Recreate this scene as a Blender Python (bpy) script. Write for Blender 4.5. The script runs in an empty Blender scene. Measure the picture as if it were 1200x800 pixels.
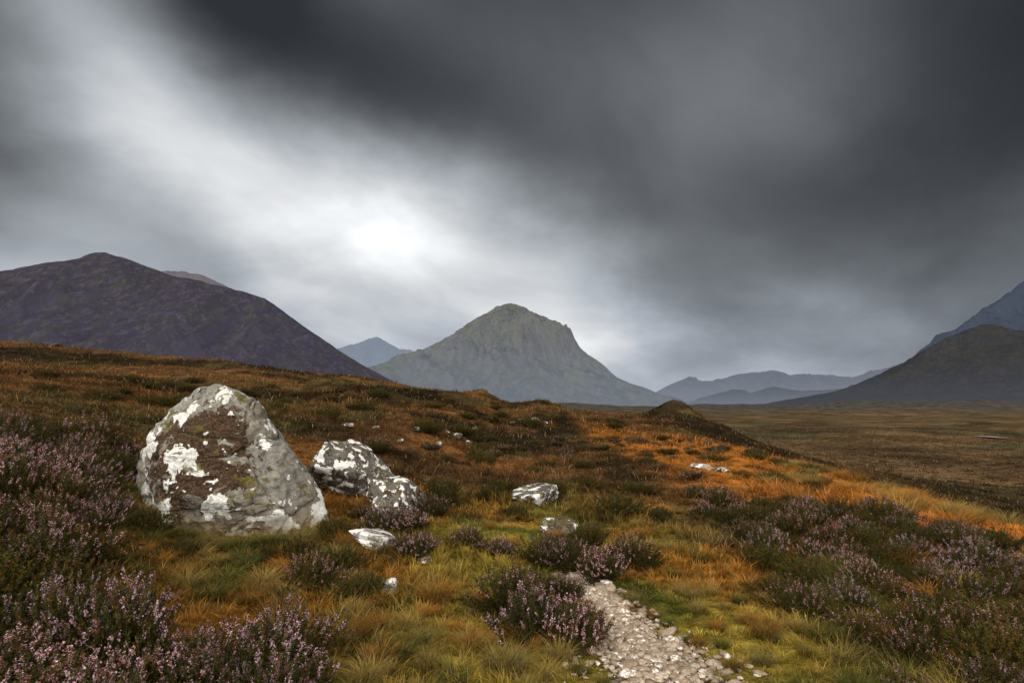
import bpy, bmesh, math, random, time
import numpy as np
from mathutils import Vector
T0 = time.time()
random.seed(7)
S = bpy.context.scene; C = S.collection
F = 667.0; PITCH = math.radians(6.42); CZ = 1.6
cp, sp = math.cos(PITCH), math.sin(PITCH)

# ------------------------------------------------------------ noise
def _h(ix, iy, iz, seed):
    n = (ix.astype(np.int64)*374761393 + iy.astype(np.int64)*668265263 + iz.astype(np.int64)*2147483647 + seed*1274126177) & 0xFFFFFFFF
    n = ((n ^ (n >> 13)) * 1274126177) & 0xFFFFFFFF
    n = (n ^ (n >> 16)) & 0xFFFFFF
    return n.astype(np.float64)/0x7FFFFF - 1.0
def vn(x, y, z=None, seed=0):
    x = np.asarray(x, float); y = np.asarray(y, float)
    def L(a, b, t): return a+(b-a)*t
    xi, yi = np.floor(x), np.floor(y); fx, fy = x-xi, y-yi
    fx = fx*fx*fx*(fx*(fx*6-15)+10); fy = fy*fy*fy*(fy*(fy*6-15)+10)
    zi = xi*0 if z is None else np.floor(z)
    r = []
    for dz in ((0,) if z is None else (0, 1)):
        a = L(_h(xi, yi, zi+dz, seed), _h(xi+1, yi, zi+dz, seed), fx)
        b = L(_h(xi, yi+1, zi+dz, seed), _h(xi+1, yi+1, zi+dz, seed), fx)
        r.append(L(a, b, fy))
    if z is None: return r[0]
    fz = z-zi; fz = fz*fz*fz*(fz*(fz*6-15)+10)
    return L(r[0], r[1], fz)
def fbm(x, y, z=None, o=4, seed=0, g=.5):
    s = 0; a = 1.0; t = 0; f = 1.0
    for k in range(o):
        s = s + a*vn(x*f+17.3*k, y*f-9.1*k, None if z is None else z*f+3.7*k, seed+k); t += a; a *= g; f *= 2.03
    return s/t
def sm(a, b, x):
    t = np.clip((x-a)/(b-a), 0, 1); return t*t*(3-2*t)
def lin(r, g, b): return tuple(((c/255)/12.92 if c/255 < .04045 else ((c/255+.055)/1.055)**2.4) for c in (r, g, b))

# ------------------------------------------------------------ view maths (only to read positions off the photograph)
def ray(px, py):
    a = (px-600)/F; b = (400-py)/F
    return np.array([a, cp-sp*b, sp+cp*b])
def proj(x, y, z):
    dz = z-CZ
    dep = y*cp+dz*sp; up = -y*sp+dz*cp
    return 600+F*x/dep, 400-F*up/dep

# ------------------------------------------------------------ terrain
ctrl = [(0,0,0),(-2,0,.1),(2,0,0),(0,-5,0),(5,-5,-.3),(-6,-5,1.2),
 (.9,3.3,-.02),(-1.2,3.3,0),(-3,2.6,.15),(-5,3,.7),(-4.5,5,.85),(-3.3,4.6,.35),(-2.2,4.5,.05),(-7,6,1.5),(-6,9,1.3),(-9,9,1.9),(-4.8,7.2,.65),
 (-3.2,6.2,.12),(-2.2,6.6,.08),(-3.4,9,.45),(-1,5,0),(-.5,8,.08),(-3,14,.75),(-3,25,1.15),(-3,40,1.75),(-3,60,2.8),(-9,60,2.9),(-15,60,4.4),(-15,40,2.9),(-12,20,1.6),
 (-33,60,6.4),(-54,60,8.0),(-35,40,4.7),(-22.5,25,2.9),(-14,14,2.0),(-20,10,3.0),
 (0,10,.1),(0,20,.25),(0,35,.6),(3,60,1.8),(9,60,.7),(14,60,.3),(5,30,.1),(8,40,.1),(3,8,0),(4,5,-.03),(4,3,0),(4,15,.0),(6.3,8,-.12),(6.6,13,-.15),(6.8,19,-.1),(7,25,-.1),
 (9,8,-.9),(11,14,-1.2),(12,20,-1.1),(14,30,-1.3),(16,40,-1.1),(20,15,-5),(25,30,-5.2),(40,20,-8),(60,60,-8),(40,60,-6),(27,60,-3),(20,60,-.8),(17,60,.1),(7,2,-.3),(12,3,-2),(20,0,-5),
 (0,90,0),(-15,90,1.5),(20,90,-3),(0,150,-6),(-54,100,7),(-120,120,12),(-150,250,3),(0,300,-10),(100,200,-8),(300,100,-8),(0,1000,-10),(1000,1000,-6),(-1000,1000,-10),(300,500,-8.5),
 (0,7000,-10),(7000,7000,-10),(-7000,7000,-10),(7000,0,-10),(-7000,0,-10),(0,-7000,-10),(7000,-7000,-10),(-7000,-7000,-10),(-50,0,6),(-50,-50,6),(50,0,-8),(50,-50,-8),(0,-50,0),(-500,0,10),(500,0,-8),(-500,500,-4),(0,-500,-5)]
ctrl = np.array(ctrl, float)
def wq(x, y): return np.arcsinh(np.asarray(x)/5.), np.arcsinh(np.asarray(y)/5.)
cx_, cy_ = wq(ctrl[:, 0], ctrl[:, 1])
def ker(dx, dy): return np.sqrt(dx*dx+dy*dy+.03)
A = ker(cx_[:, None]-cx_[None], cy_[:, None]-cy_[None]); n_ = len(ctrl)
M_ = np.zeros((n_+1, n_+1)); M_[:n_, :n_] = A-1e-3*np.eye(n_); M_[:n_, n_] = 1; M_[n_, :n_] = 1
W_ = np.linalg.solve(M_, np.append(ctrl[:, 2], 0))
PY = np.array([0, 2.2, 3.3, 4.0, 4.7, 5.3, 6.2, 7.5, 9.5, 12]); PX = np.array([1.02, .99, .95, .89, .82, .66, .42, .15, .2, .6])
PW = np.array([.55, .53, .50, .38, .27, .15, .06, .03, .02, .01])
def pathd(x, y): return np.abs(x-np.interp(y, PY, PX))/np.interp(y, PY, PW)
def Hexact(xf, yf):
    X, Y = wq(xf, yf); z = np.full(xf.shape, W_[-1])
    for i in range(n_): z += W_[i]*ker(X-cx_[i], Y-cy_[i])
    r = np.hypot(xf, yf)
    z = z + .07*fbm(xf*1.1, yf*1.1, o=3, seed=3) + .30*sm(5, 14, r)*fbm(xf*.28, yf*.28, o=3, seed=5) + .6*sm(30, 60, r)*fbm(xf*.12, yf*.12, o=4, seed=9)*(1-sm(150, 300, r))
    pl = sm(30, 70, xf)*sm(40, 90, yf)
    z = z + pl*(2.4*fbm(xf*.018, yf*.018, o=3, seed=13)+9*sm(300, 900, r)*np.abs(fbm(xf*.0035, yf*.0035, o=4, seed=15)))+sm(700, 1700, r)*(1-sm(2600, 4000, r))*sm(-.2, .5, yf/r)*26*np.clip(fbm(xf*.0016, yf*.0016, o=4, seed=17)+.25, 0, 1)
    z = z + 1.75*np.exp(-((xf-17.0)/2.4)**2-((yf-59)/4)**2)
    on = sm(-1, .5, yf)*(1-sm(5, 7, yf))
    return z - on*.035*np.exp(-(pathd(xf, yf)/1.15)**4)
NG = 520; SG = math.asinh(14000/.6); s_ = np.linspace(-1, 1, NG); sx = .6*np.sinh(s_*SG); GX, GY = np.meshgrid(sx+.3, sx+5)
GZ = Hexact(GX.ravel(), GY.ravel()).reshape(NG, NG)
def H(x, y):
    x = np.asarray(x, float); y = np.asarray(y, float)
    u = (np.arcsinh((x-.3)/.6)/SG+1)*.5*(NG-1); v = (np.arcsinh((y-5)/.6)/SG+1)*.5*(NG-1)
    i = np.clip(u.astype(int), 0, NG-2); j = np.clip(v.astype(int), 0, NG-2)
    fu = (x-.3-sx[i])/(sx[i+1]-sx[i]); fv = (y-5-sx[j])/(sx[j+1]-sx[j])
    return GZ[j, i]*(1-fu)*(1-fv)+GZ[j, i+1]*fu*(1-fv)+GZ[j+1, i]*(1-fu)*fv+GZ[j+1, i+1]*fu*fv
def Hs(x, y): return float(H(np.array([x]), np.array([y]))[0])
DD = np.exp(np.linspace(math.log(1.8), math.log(300), 2500))
def at(px, py):
    d = ray(px, py); s = d/d[1]
    zz = CZ+s[2]*DD; hh = H(s[0]*DD, DD)
    k = np.argmax(zz < hh) if (zz < hh).any() else len(DD)-1
    return float(s[0]*DD[k]), float(DD[k]), float(hh[k])

# ------------------------------------------------------------ mesh helpers
def mk(name, V, faces, totals, mat, parent=None, col=None, smooth=False):
    me = bpy.data.meshes.new(name); V = np.asarray(V, np.float32); faces = np.asarray(faces, np.int32).ravel()
    totals = np.asarray(totals, np.int32)
    me.vertices.add(len(V)); me.vertices.foreach_set('co', V.ravel())
    me.loops.add(len(faces)); me.loops.foreach_set('vertex_index', faces)
    me.polygons.add(len(totals)); st = np.zeros(len(totals), np.int32); st[1:] = np.cumsum(totals)[:-1]
    me.polygons.foreach_set('loop_start', st); me.polygons.foreach_set('loop_total', totals)
    if smooth: me.polygons.foreach_set('use_smooth', np.ones(len(totals), bool))
    me.update(calc_edges=True)
    if col is not None:
        at_ = me.color_attributes.new('Col', 'FLOAT_COLOR', 'POINT')
        c4 = np.ones((len(V), 4), np.float32); c4[:, :3] = col; at_.data.foreach_set('color', c4.ravel())
    me.materials.append(mat)
    o = bpy.data.objects.new(name, me); C.objects.link(o); o.parent = parent
    return o
def grid_faces(nx, ny):
    i = np.arange(nx-1)[None, :]+np.arange(ny-1)[:, None]*nx
    f = np.stack([i, i+1, i+1+nx, i+nx], -1).reshape(-1, 4); return f, np.full(len(f), 4)
def tag(o, label, cat=None, group=None, kind=None):
    o['label'] = label
    if cat: o['category'] = cat
    if group: o['group'] = group
    if kind: o['kind'] = kind
    return o
def empty(name, loc=(0, 0, 0)):
    o = bpy.data.objects.new(name, None); C.objects.link(o); o.location = loc; o.empty_display_size = .1; return o
def dup(root):
    r = root.copy(); C.objects.link(r)
    for ch in list(root.children):
        c = ch.copy(); C.objects.link(c); c.parent = r
    return r

# ------------------------------------------------------------ node helpers
class NT:
    def __init__(s, tree): s.t = tree; s.n = tree.nodes; s.l = tree.links; s.n.clear()
    def N(s, ty, ins=None, **kw):
        nd = s.n.new(ty)
        for k, v in kw.items(): setattr(nd, k, v)
        for k, v in (ins or {}).items():
            if isinstance(v, bpy.types.NodeSocket): s.l.new(v, nd.inputs[k])
            else: nd.inputs[k].default_value = v
        return nd
    def m(s, op, a, b=None, c=None, clamp=False):
        i = {0: a}
        if b is not None: i[1] = b
        if c is not None: i[2] = c
        return s.N('ShaderNodeMath', i, operation=op, use_clamp=clamp).outputs[0]
    def noise(s, vec, scale, detail=4, rough=.55, dist=0, out=0):
        return s.N('ShaderNodeTexNoise', {'Vector': vec, 'Scale': scale, 'Detail': detail, 'Roughness': rough, 'Distortion': dist}).outputs[out]
    def mr(s, v, a, b, c=0., d=1.):
        return s.N('ShaderNodeMapRange', {'Value': v, 'From Min': a, 'From Max': b, 'To Min': c, 'To Max': d}, interpolation_type='SMOOTHSTEP').outputs[0]
    def mix(s, f, a, b, bt='MIX'):
        nd = s.n.new('ShaderNodeMix'); nd.data_type = 'RGBA'; nd.blend_type = bt
        for k, v in ((0, f), (6, a), (7, b)):
            if isinstance(v, bpy.types.NodeSocket): s.l.new(v, nd.inputs[k])
            else: nd.inputs[k].default_value = v if k == 0 else (*v[:3], 1)
        return nd.outputs[2]
def newmat(name):
    m = bpy.data.materials.new(name); m.use_nodes = True; return m, NT(m.node_tree)
def foliage_mat(name, trans=.25):
    m, t = newmat(name)
    c = t.N('ShaderNodeAttribute', attribute_name='Col').outputs['Color']
    oi = t.N('ShaderNodeObjectInfo').outputs['Random']
    c = t.mix(1., c, t.N('ShaderNodeCombineColor', {0: t.mr(oi, 0, 1, .72, 1.25), 1: t.mr(oi, 0, 1, .78, 1.15), 2: t.mr(oi, 0, 1, .85, 1.1)}).outputs[0], 'MULTIPLY')
    d = t.N('ShaderNodeBsdfDiffuse', {'Color': c}).outputs[0]
    if trans > 0:
        tr = t.N('ShaderNodeBsdfTranslucent', {'Color': c}); d = t.N('ShaderNodeMixShader', {0: trans, 1: d, 2: tr.outputs[0]}).outputs[0]
    t.N('ShaderNodeOutputMaterial', {0: d}); return m
M_grass = foliage_mat('grass_blades', .3); M_leaf = foliage_mat('heather_leaves', 0.); M_flower = foliage_mat('heather_flowers', .25)
M_stem = foliage_mat('heather_stems', 0.)

# ------------------------------------------------------------ land colour, shared by the ground sheet and the grass growing on it
def land(x, y):
    x = np.asarray(x, float); y = np.asarray(y, float); r = np.hypot(x, y)
    n1 = fbm(x*.55, y*.55, o=4, seed=21); n2 = fbm(x*1.6, y*1.6, o=3, seed=33); n3 = fbm(x*.13, y*.13, o=5, seed=44); n4 = fbm(x*.35, y*.35, o=3, seed=51)
    green = np.array([.140, .150, .024]); yel = np.array([.38, .29, .045]); org = np.array([.42, .160, .026]); brn = np.array([.145, .076, .031]); drk = np.array([.036, .026, .015]); olv = np.array([.085, .070, .028])
    def mx(a, b, w): return a+(b-a)*w[..., None]
    c = np.broadcast_to(brn, x.shape+(3,)).copy()
    midr = sm(8, 13, r)
    c = mx(c, mx(np.broadcast_to(org, c.shape), np.array([.25, .108, .031]), midr), .65*sm(.0, .45, n1+.25*n3))
    c = mx(c, olv, .9*sm(-.02, .35, n4))
    c = mx(c, drk, .95*sm(.0, .26, -n3-.35*n1+.25*n2)*sm(7, 13, r))
    og = sm(2.8, 5.0, x)*sm(5.5, 8, y)*(1-sm(26, 40, y))
    c = mx(c, org*1.3, .9*og*sm(-.55, .05, n2))
    near = (1-sm(7, 11, r))
    pd = np.abs(x-np.interp(y, PY, PX))
    gw = near*np.exp(-(pd/2.2)**2)*sm(-.45, -.05, n1+.35)
    n5 = fbm(x*3.1, y*3.1, o=3, seed=83)
    c = mx(c, mx(np.broadcast_to(green, c.shape), yel, sm(-.25, .25, n2+.5*n5)), np.clip(gw, 0, 1))
    c = mx(c, org, .7*near*sm(.10, .32, n4+.3*n2+.2*n5))
    c = mx(c, drk*1.6, .6*near*sm(.12, .36, -n2-.3*n1+.3*n5))
    c = mx(c, green*.55, .7*near*sm(2.3, 3.4, x)*sm(-.2, .2, n1))
    c = mx(c, green*.45, .8*np.exp(-((x+2.7)/1.5)**2-((y-5.4)/1.0)**2))
    pl = sm(30, 100, r)*sm(9, 30, x)
    f1 = fbm(x*.03, y*.03, o=4, seed=71); f2 = fbm(x*.05, y*.05, o=4, seed=77)
    pc = mx(np.broadcast_to(np.array([.095, .060, .030]), c.shape), np.array([.072, .062, .032]), sm(-.1, .25, f1)); pc = mx(pc, drk*1.3, .65*sm(.0, .3, f2)); pc = mx(pc, np.array([.13, .080, .038]), .5*sm(.1, .4, -f2))
    c = mx(c, pc, pl)
    c = mx(c, np.array([.050, .053, .053]), .8*sm(300, 1700, r))  # distance haze painted into the land colour, greyer farther out
    return c

# ------------------------------------------------------------ ground sheet
def ground_mat():
    m, t = newmat('moor_ground')
    c = t.N('ShaderNodeAttribute', attribute_name='Col').outputs['Color']
    p = t.N('ShaderNodeNewGeometry').outputs['Position']
    na = t.noise(p, 9, 4, .65); nb = t.noise(p, .9, 6, .72); nc = t.noise(p, .06, 7, .7)
    k = t.m('MULTIPLY', t.mr(na, .3, .7, .45, 1.3), t.mr(nb, .34, .66, .5, 1.4))
    k = t.m('MULTIPLY', k, t.mr(nc, .38, .62, .6, 1.35))
    c = t.mix(1., c, t.N('ShaderNodeCombineColor', {0: k, 1: k, 2: k}).outputs[0], 'MULTIPLY')
    b1 = t.N('ShaderNodeBump', {'Strength': .9, 'Distance': .3, 'Height': nb})
    d = t.N('ShaderNodeBsdfDiffuse', {'Color': c, 'Normal': b1.outputs[0]}); t.N('ShaderNodeOutputMaterial', {0: d.outputs[0]}); return m
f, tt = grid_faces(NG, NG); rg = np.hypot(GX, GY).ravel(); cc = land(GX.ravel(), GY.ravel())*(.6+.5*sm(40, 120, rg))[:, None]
g = mk('ground', np.stack([GX.ravel(), GY.ravel(), GZ.ravel()], 1), f, tt, ground_mat(), col=cc, smooth=True)
tag(g, 'brown and orange moorland ground rising to the left and dropping to a plain', 'ground', kind='structure')

# ------------------------------------------------------------ path
def path_mat():
    m, t = newmat('trodden_gravel'); p = t.N('ShaderNodeNewGeometry').outputs['Position']
    v = t.N('ShaderNodeTexVoronoi', {'Vector': p, 'Scale': 30.}); na = t.noise(p, 5, 6, .6)
    c = t.mix(t.mr(na, .4, .6), lin(96, 78, 56), lin(158, 142, 118)); c = t.mix(t.mr(v.outputs[0], .1, .6), c, lin(66, 52, 38))
    b = t.N('ShaderNodeBump', {'Strength': .9, 'Distance': .012, 'Height': t.m('SUBTRACT', 1., v.outputs[0])})
    d = t.N('ShaderNodeBsdfDiffuse', {'Color': c, 'Normal': b.outputs[0]}); t.N('ShaderNodeOutputMaterial', {0: d.outputs[0]}); return m
def pwob(y, side): return 1+.45*fbm(y*2.4, y*0+side*3, o=3, seed=6)
py_ = np.linspace(-1, 5.9, 300); pw_ = np.linspace(-1, 1, 41); PU, PV = np.meshgrid(pw_, py_)
ctr = np.interp(PV, PY, PX); wd = np.interp(PV, PY, PW)*pwob(PV, np.sign(PU))
X = ctr+PU*wd; Z = H(X, PV)+.008-.03*np.abs(PU)**4+.01*fbm(X*9, PV*9, o=3, seed=8)-.05*sm(5.3, 5.9, PV)
f, tt = grid_faces(41, 300)
o = mk('path', np.stack([X.ravel(), PV.ravel(), Z.ravel()], 1), f, tt, path_mat(), smooth=True); tag(o, 'narrow stony footpath winding away between heather', 'path', kind='structure')

# ------------------------------------------------------------ rocks
def ico(sub):
    bm = bmesh.new(); bmesh.ops.create_icosphere(bm, subdivisions=sub, radius=1)
    V = np.array([v.co[:] for v in bm.verts]); Fc = np.array([[v.index for v in f.verts] for f in bm.faces]); bm.free(); return V/np.linalg.norm(V, axis=1)[:, None], Fc
ICO = {k: ico(k) for k in (1, 3, 4, 5, 6, 7)}
def hull(D, planes, p=14):
    s = np.zeros(len(D))
    for nrm, d in planes:
        nrm = np.array(nrm, float); nrm /= np.linalg.norm(nrm)
        s += np.clip(D@nrm/d, 0, None)**p
    return s**(-1/p)
def rock_mat(name, base, white=.55, moss=.5, brown=.55, big=False, k=2.2, mg=1., wc=1., spots=.67):
    m, t = newmat(name); tc = t.N('ShaderNodeTexCoord').outputs['Object']; geo = t.N('ShaderNodeNewGeometry')
    oi = t.N('ShaderNodeObjectInfo').outputs['Random']
    p = t.N('ShaderNodeVectorMath', {0: tc, 1: t.N('ShaderNodeCombineXYZ', {0: t.m('MULTIPLY', oi, 20.), 1: 0., 2: 0.}).outputs[0]}, operation='ADD').outputs[0] if not big else tc
    n1 = t.noise(p, (2.0 if big else 2.6)*k, 5, .55, .35); n2 = t.noise(p, 1.7*k, 6, .66, .3); n3 = t.noise(p, 10*k, 6, .72); n4 = t.noise(p, 38*k, 3, .7)
    lo, hi = (.60, 1.25) if big else (.45, 1.35)
    c = t.mix(t.mr(n3, .36, .64), [v*lo for v in base], [v*hi for v in base])
    c = t.mix(t.mr(n2, .45, .6, 0, .4), c, lin(132, 118, 94) if big else lin(120, 112, 96))
    c = t.mix(t.mr(t.noise(p, 4.6*k, 7, .75, 1.0), .44, .37, 0, .9), c, lin(48, 40, 32))
    sepz = t.N('ShaderNodeSeparateXYZ', {0: tc}).outputs
    mp = t.N('ShaderNodeVectorMath', {0: p, 1: (7.3, 2.1, 4.4)}, operation='ADD').outputs[0]
    bias = 0.; lb = 0.
    if big:
        dd = t.N('ShaderNodeVectorMath', {0: tc, 1: (-.22, -.72, 1.02)}, operation='DISTANCE').outputs['Value']; bias = t.mr(dd, .35, 1.05, .19, -.05)
        d2 = t.N('ShaderNodeVectorMath', {0: tc, 1: (-.60, -.62, .55)}, operation='DISTANCE').outputs['Value']; lb = t.mr(d2, .15, .85, .06, -.045)
    bn = t.m('ADD', t.noise(mp, 4.2*k, 8, .7, .5), bias)
    c = t.mix(t.mr(bn, brown-.01, brown+.03, 0, .95), c, t.mix(t.mr(n4, .35, .65), lin(34, 25, 18), lin(88, 64, 42)))
    wn = t.m('ADD', t.m('ADD', n1, lb), t.m('MULTIPLY', t.m('SUBTRACT', n4, .5), .07))
    wcol = t.mix(t.mr(n4, .3, .7), [v*wc for v in lin(190, 190, 184)], [v*wc for v in lin(242, 242, 236)])
    c = t.mix(t.mr(wn, white, white+.008, 0, .98), c, wcol)
    c = t.mix(t.mr(t.noise(mp, 11*k, 2, .5), spots, spots+.015, 0, .95), c, wcol)
    nz = t.N('ShaderNodeSeparateXYZ', {0: geo.outputs['Normal']}).outputs[2]
    mm = t.m('MULTIPLY', t.mr(t.m('ADD', t.noise(mp, 2.6*k, 6, .7), t.m('MULTIPLY', nz, .12)), moss, moss+.04), .85)
    c = t.mix(mm, c, t.mix(t.mr(n4, .3, .7), [v*mg for v in lin(50, 46, 20)], [v*mg for v in lin(112, 100, 40)]))
    if big: c = t.mix(t.mr(t.m('ADD', sepz[2], t.m('MULTIPLY', n2, .6)), .72, .40, 0, .8), c, t.mix(t.mr(n3, .35, .65), lin(84, 66, 36), lin(168, 136, 80)))
    h = t.m('ADD', t.m('MULTIPLY', n3, .6), t.m('MULTIPLY', n4, .25))
    b = t.N('ShaderNodeBump', {'Strength': 1., 'Distance': .08 if big else .03, 'Height': h})
    d = t.N('ShaderNodeBsdfPrincipled', {'Base Color': c, 'Roughness': .9, 'Normal': b.outputs[0]}); d.inputs['Specular IOR Level'].default_value = .15
    t.N('ShaderNodeOutputMaterial', {0: d.outputs[0]}); return m
M_boulder = rock_mat('lichen_boulder', lin(134, 131, 122), white=.552, moss=.615, brown=.575, big=True, k=1., spots=.68)
M_rock = rock_mat('lichen_rock', lin(90, 87, 82), white=.54, moss=.66, brown=.54, spots=.68)
M_mossy = rock_mat('mossy_rock', lin(84, 80, 72), white=.60, moss=.62, brown=.53, mg=.7, spots=.70)
M_dark = rock_mat('dark_rock', lin(58, 54, 48), white=.75, moss=.62, brown=.5, mg=.6, spots=.9)
M_pale = rock_mat('pale_stone', lin(144, 139, 130), white=.54, moss=.8, brown=.58)
M_far = rock_mat('weathered_stone', lin(112, 106, 98), white=.55, moss=.8, brown=.55, wc=.7)
def pebble_mat():
    m, t = newmat('path_pebbles'); r = t.N('ShaderNodeNewGeometry').outputs['Random Per Island']; p = t.N('ShaderNodeNewGeometry').outputs['Position']; oi = t.N('ShaderNodeObjectInfo').outputs['Random']
    r = t.m('FRACT', t.m('ADD', r, oi))
    c = t.mix(r, lin(104, 90, 74), lin(190, 176, 158)); c = t.mix(t.mr(r, .80, .90), c, lin(228, 222, 214)); c = t.mix(t.mr(t.noise(p, 60, 4, .6), .4, .62), c, lin(138, 118, 94))
    b = t.N('ShaderNodeBump', {'Strength': .6, 'Distance': .006, 'Height': t.noise(p, 90, 3)})
    d = t.N('ShaderNodeBsdfPrincipled', {'Base Color': c, 'Roughness': .75, 'Normal': b.outputs[0]}); t.N('ShaderNodeOutputMaterial', {0: d.outputs[0]}); return m
M_peb = pebble_mat()

D, Fc = ICO[7]
outl = np.array([(167, 590), (164, 553), (176, 527), (200, 482), (210, 464), (226, 453), (262, 459), (298, 473), (315, 495), (356, 546), (390, 598)], float)
P2 = np.stack([(outl[:, 0]-275)/95., (630-outl[:, 1])/95.], 1); cen = np.array([-.08, .68]); planes = []
for a, b in zip(P2[:-1], P2[1:]):
    e = b-a; nn = np.array([-e[1], e[0]]); nn /= np.linalg.norm(nn); d0 = nn@(a-cen)
    for ty in (-.30, .25): planes.append(((nn[0], ty, nn[1]), d0/math.sqrt(1+ty*ty)))
planes += [((.42, -.9, .36), .56), ((-.66, -.75, .02), .70), ((.86, -.5, .30), .80), ((-.30, -.72, .62), .74), ((.25, -.85, -.35), .66), ((-.12, -.97, .05), .66), ((0, .9, .3), .75), ((-.5, .8, .2), .8), ((.6, .75, .2), .85), ((0, 0, -1), 1.0)]
r = hull(D, planes, 90); P = D*r[:, None]
q = P*1.0
dsp = .055*fbm(q[:, 0]*1.9, q[:, 1]*1.9, q[:, 2]*1.9, o=3, seed=90)+.04*(1-np.abs(fbm(q[:, 0]*3, q[:, 1]*3, q[:, 2]*4, o=4, seed=95))*2.4)+.028*fbm(q[:, 0]*9, q[:, 1]*9, q[:, 2]*9, o=5, seed=99, g=.6)
crk = -.07*np.exp(-(np.abs(vn(q[:, 0]*1.5+4, q[:, 1]*1.5, q[:, 2]*1.0, seed=103))/.022)**2)-.05*np.exp(-(np.abs(vn(q[:, 0]*1.1+9, q[:, 1]*1.6, q[:, 2]*1.9, seed=107))/.018)**2)
P = D*(r+dsp-.03+crk)[:, None]; P[:, 0] += cen[0]; P[:, 2] += cen[1]
boul = mk('boulder', P, Fc, np.full(len(Fc), 3), M_boulder, smooth=True)
bx, by = (275-600)/F*7.05, 7.05; bz = CZ+(ray(275, 634)[2]/ray(275, 634)[1])*6.75; boul.location = (bx, by, bz-.02)
tag(boul, 'huge pointed grey boulder blotched with white lichen and brown moss at the left', 'boulder')

def make_rock(sub, seed, sxyz, mat, name='rock', rough=1.):
    D, Fc = ICO[sub]; R = np.random.default_rng(seed)
    pl = []
    for k in range(12):
        v = R.normal(size=3); v /= np.linalg.norm(v); pl.append((v, R.uniform(.66, 1.0)))
    pl += [((0, 0, -1), .8), ((0, 0, 1), .95)]
    rr = hull(D, pl, 30); rr = np.clip(rr, 0, 1.35); q = D*rr[:, None]+seed*3.1
    rr = rr+rough*(.14*fbm(q[:, 0]*1.5, q[:, 1]*1.5, q[:, 2]*1.5, o=3, seed=seed)+.09*fbm(q[:, 0]*5, q[:, 1]*5, q[:, 2]*5, o=4, seed=seed+1))
    return mk(name, D*rr[:, None]*np.array(sxyz), Fc, np.full(len(Fc), 3), mat, smooth=True)
rocks_xy = [(bx, by, 1.25)]
def put_rock(px, py, wpx, hpx, mat, label, seed, sub=5, group=None, sink=.35, depth=1., rot=0, tilt=0):
    x, y, z = at(px, py); w = wpx/F*y/2; h = hpx/F*y/2
    o = make_rock(sub, seed, (w, w*depth, h*1.25), mat); o.location = (x, y+w*.6, z+h*(1-sink)); o.rotation_euler = (0, tilt, rot)
    tag(o, label, 'rock', group); rocks_xy.append((x, y+w*.6, w*.85)); return o
put_rock(400, 578, 118, 70, M_rock, 'pale lichen covered rock just right of the big boulder', 31, 6, sink=.55, tilt=.15)
put_rock(457, 602, 84, 50, M_rock, 'grey slab rock leaning against the right side of the pale rock', 35, 6, sink=.6, tilt=.7)
put_rock(632, 590, 62, 18, M_rock, 'low white topped rock in the moor at centre', 41)
put_rock(650, 624, 42, 18, M_mossy, 'mossy rounded rock above the heather beside the path', 43, sink=.7)
put_rock(441, 641, 60, 16, M_pale, 'flat white slab poking from heather right of the big boulder', 47, sink=.5, tilt=.25)
put_rock(450, 698, 26, 16, M_pale, 'small white stone in the grass below the big boulder', 53, 4)
put_rock(497, 662, 20, 9, M_mossy, 'little dull stone in grass between flat slab and path', 54, 4, sink=.6)
put_rock(823, 550, 26, 7, M_pale, 'low pale stone on the moor right of centre', 57, 4)
put_rock(847, 553, 16, 6, M_rock, 'small grey stone behind the low pale stone', 58, 4)
put_rock(1166, 640, 20, 10, M_pale, 'small white stone in orange grass by the right edge', 61, 4)
put_rock(834, 588, 14, 8, M_mossy, 'tiny brown stone among the midground heather', 63, 4)
far = [(440, 503, 10), (487, 506, 13), (498, 504, 9), (514, 522, 11), (536, 514, 14), (524, 508, 8), (548, 519, 8), (600, 498, 9), (612, 494, 8), (628, 493, 9), (408, 502, 13), (470, 518, 9), (640, 497, 7), (556, 504, 8)]
for i, (a, b, w) in enumerate(far):
    put_rock(a, b, w*.8, w*.4, M_far, 'small white stone in the scatter on the hillside behind the boulders', 120+i, 3, 'white stones scattered on the hillside', sink=-.1)
for i, (a, b, w) in enumerate([(62, 404, 14), (84, 404, 20), (104, 405, 14)]):
    put_rock(a, b+2, w, w*.35, M_dark, ['left dark rock of the outcrop on the left skyline', 'middle and largest dark rock of the left skyline outcrop', 'right dark rock of the outcrop on the left skyline'][i], 150+i, 4, 'outcrop rocks on the left skyline')

# gravel and stones on the path
Di, Fi = ICO[1]
def gravel(nn):
    R = np.random.default_rng(5); yy = 1.6+R.random(nn)**.9*4.2; u = np.clip(R.normal(0, .55, nn), -1.35, 1.35)
    xx = np.interp(yy, PY, PX)+u*np.interp(yy, PY, PW); sz = .006+.027*R.random(nn)**2.4
    zz = H(xx, yy)+.008+sz*.15
    sc = np.stack([sz*R.uniform(.8, 1.6, nn), sz*R.uniform(.7, 1.3, nn), sz*R.uniform(.35, .7, nn)], 1)
    a = R.random(nn)*6.28; V = Di[None]*(1+.32*R.normal(size=(nn, len(Di), 1)).clip(-1, 1))*sc[:, None]
    ca, sa = np.cos(a)[:, None], np.sin(a)[:, None]
    V = np.stack([V[..., 0]*ca-V[..., 1]*sa, V[..., 0]*sa+V[..., 1]*ca, V[..., 2]], -1)+np.stack([xx, yy, zz], 1)[:, None]
    fc = (Fi[None]+np.arange(nn)[:, None, None]*len(Di)).reshape(-1)
    return mk('gravel', V.reshape(-1, 3), fc, np.full(nn*len(Fi), 3), M_peb)
tag(gravel(7000), 'loose grey gravel strewn along the footpath', 'gravel', kind='stuff')
protos = [make_rock(3, 200+k, (1, .8, .55), M_peb, 'path_stone', 1.1) for k in range(5)]
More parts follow.
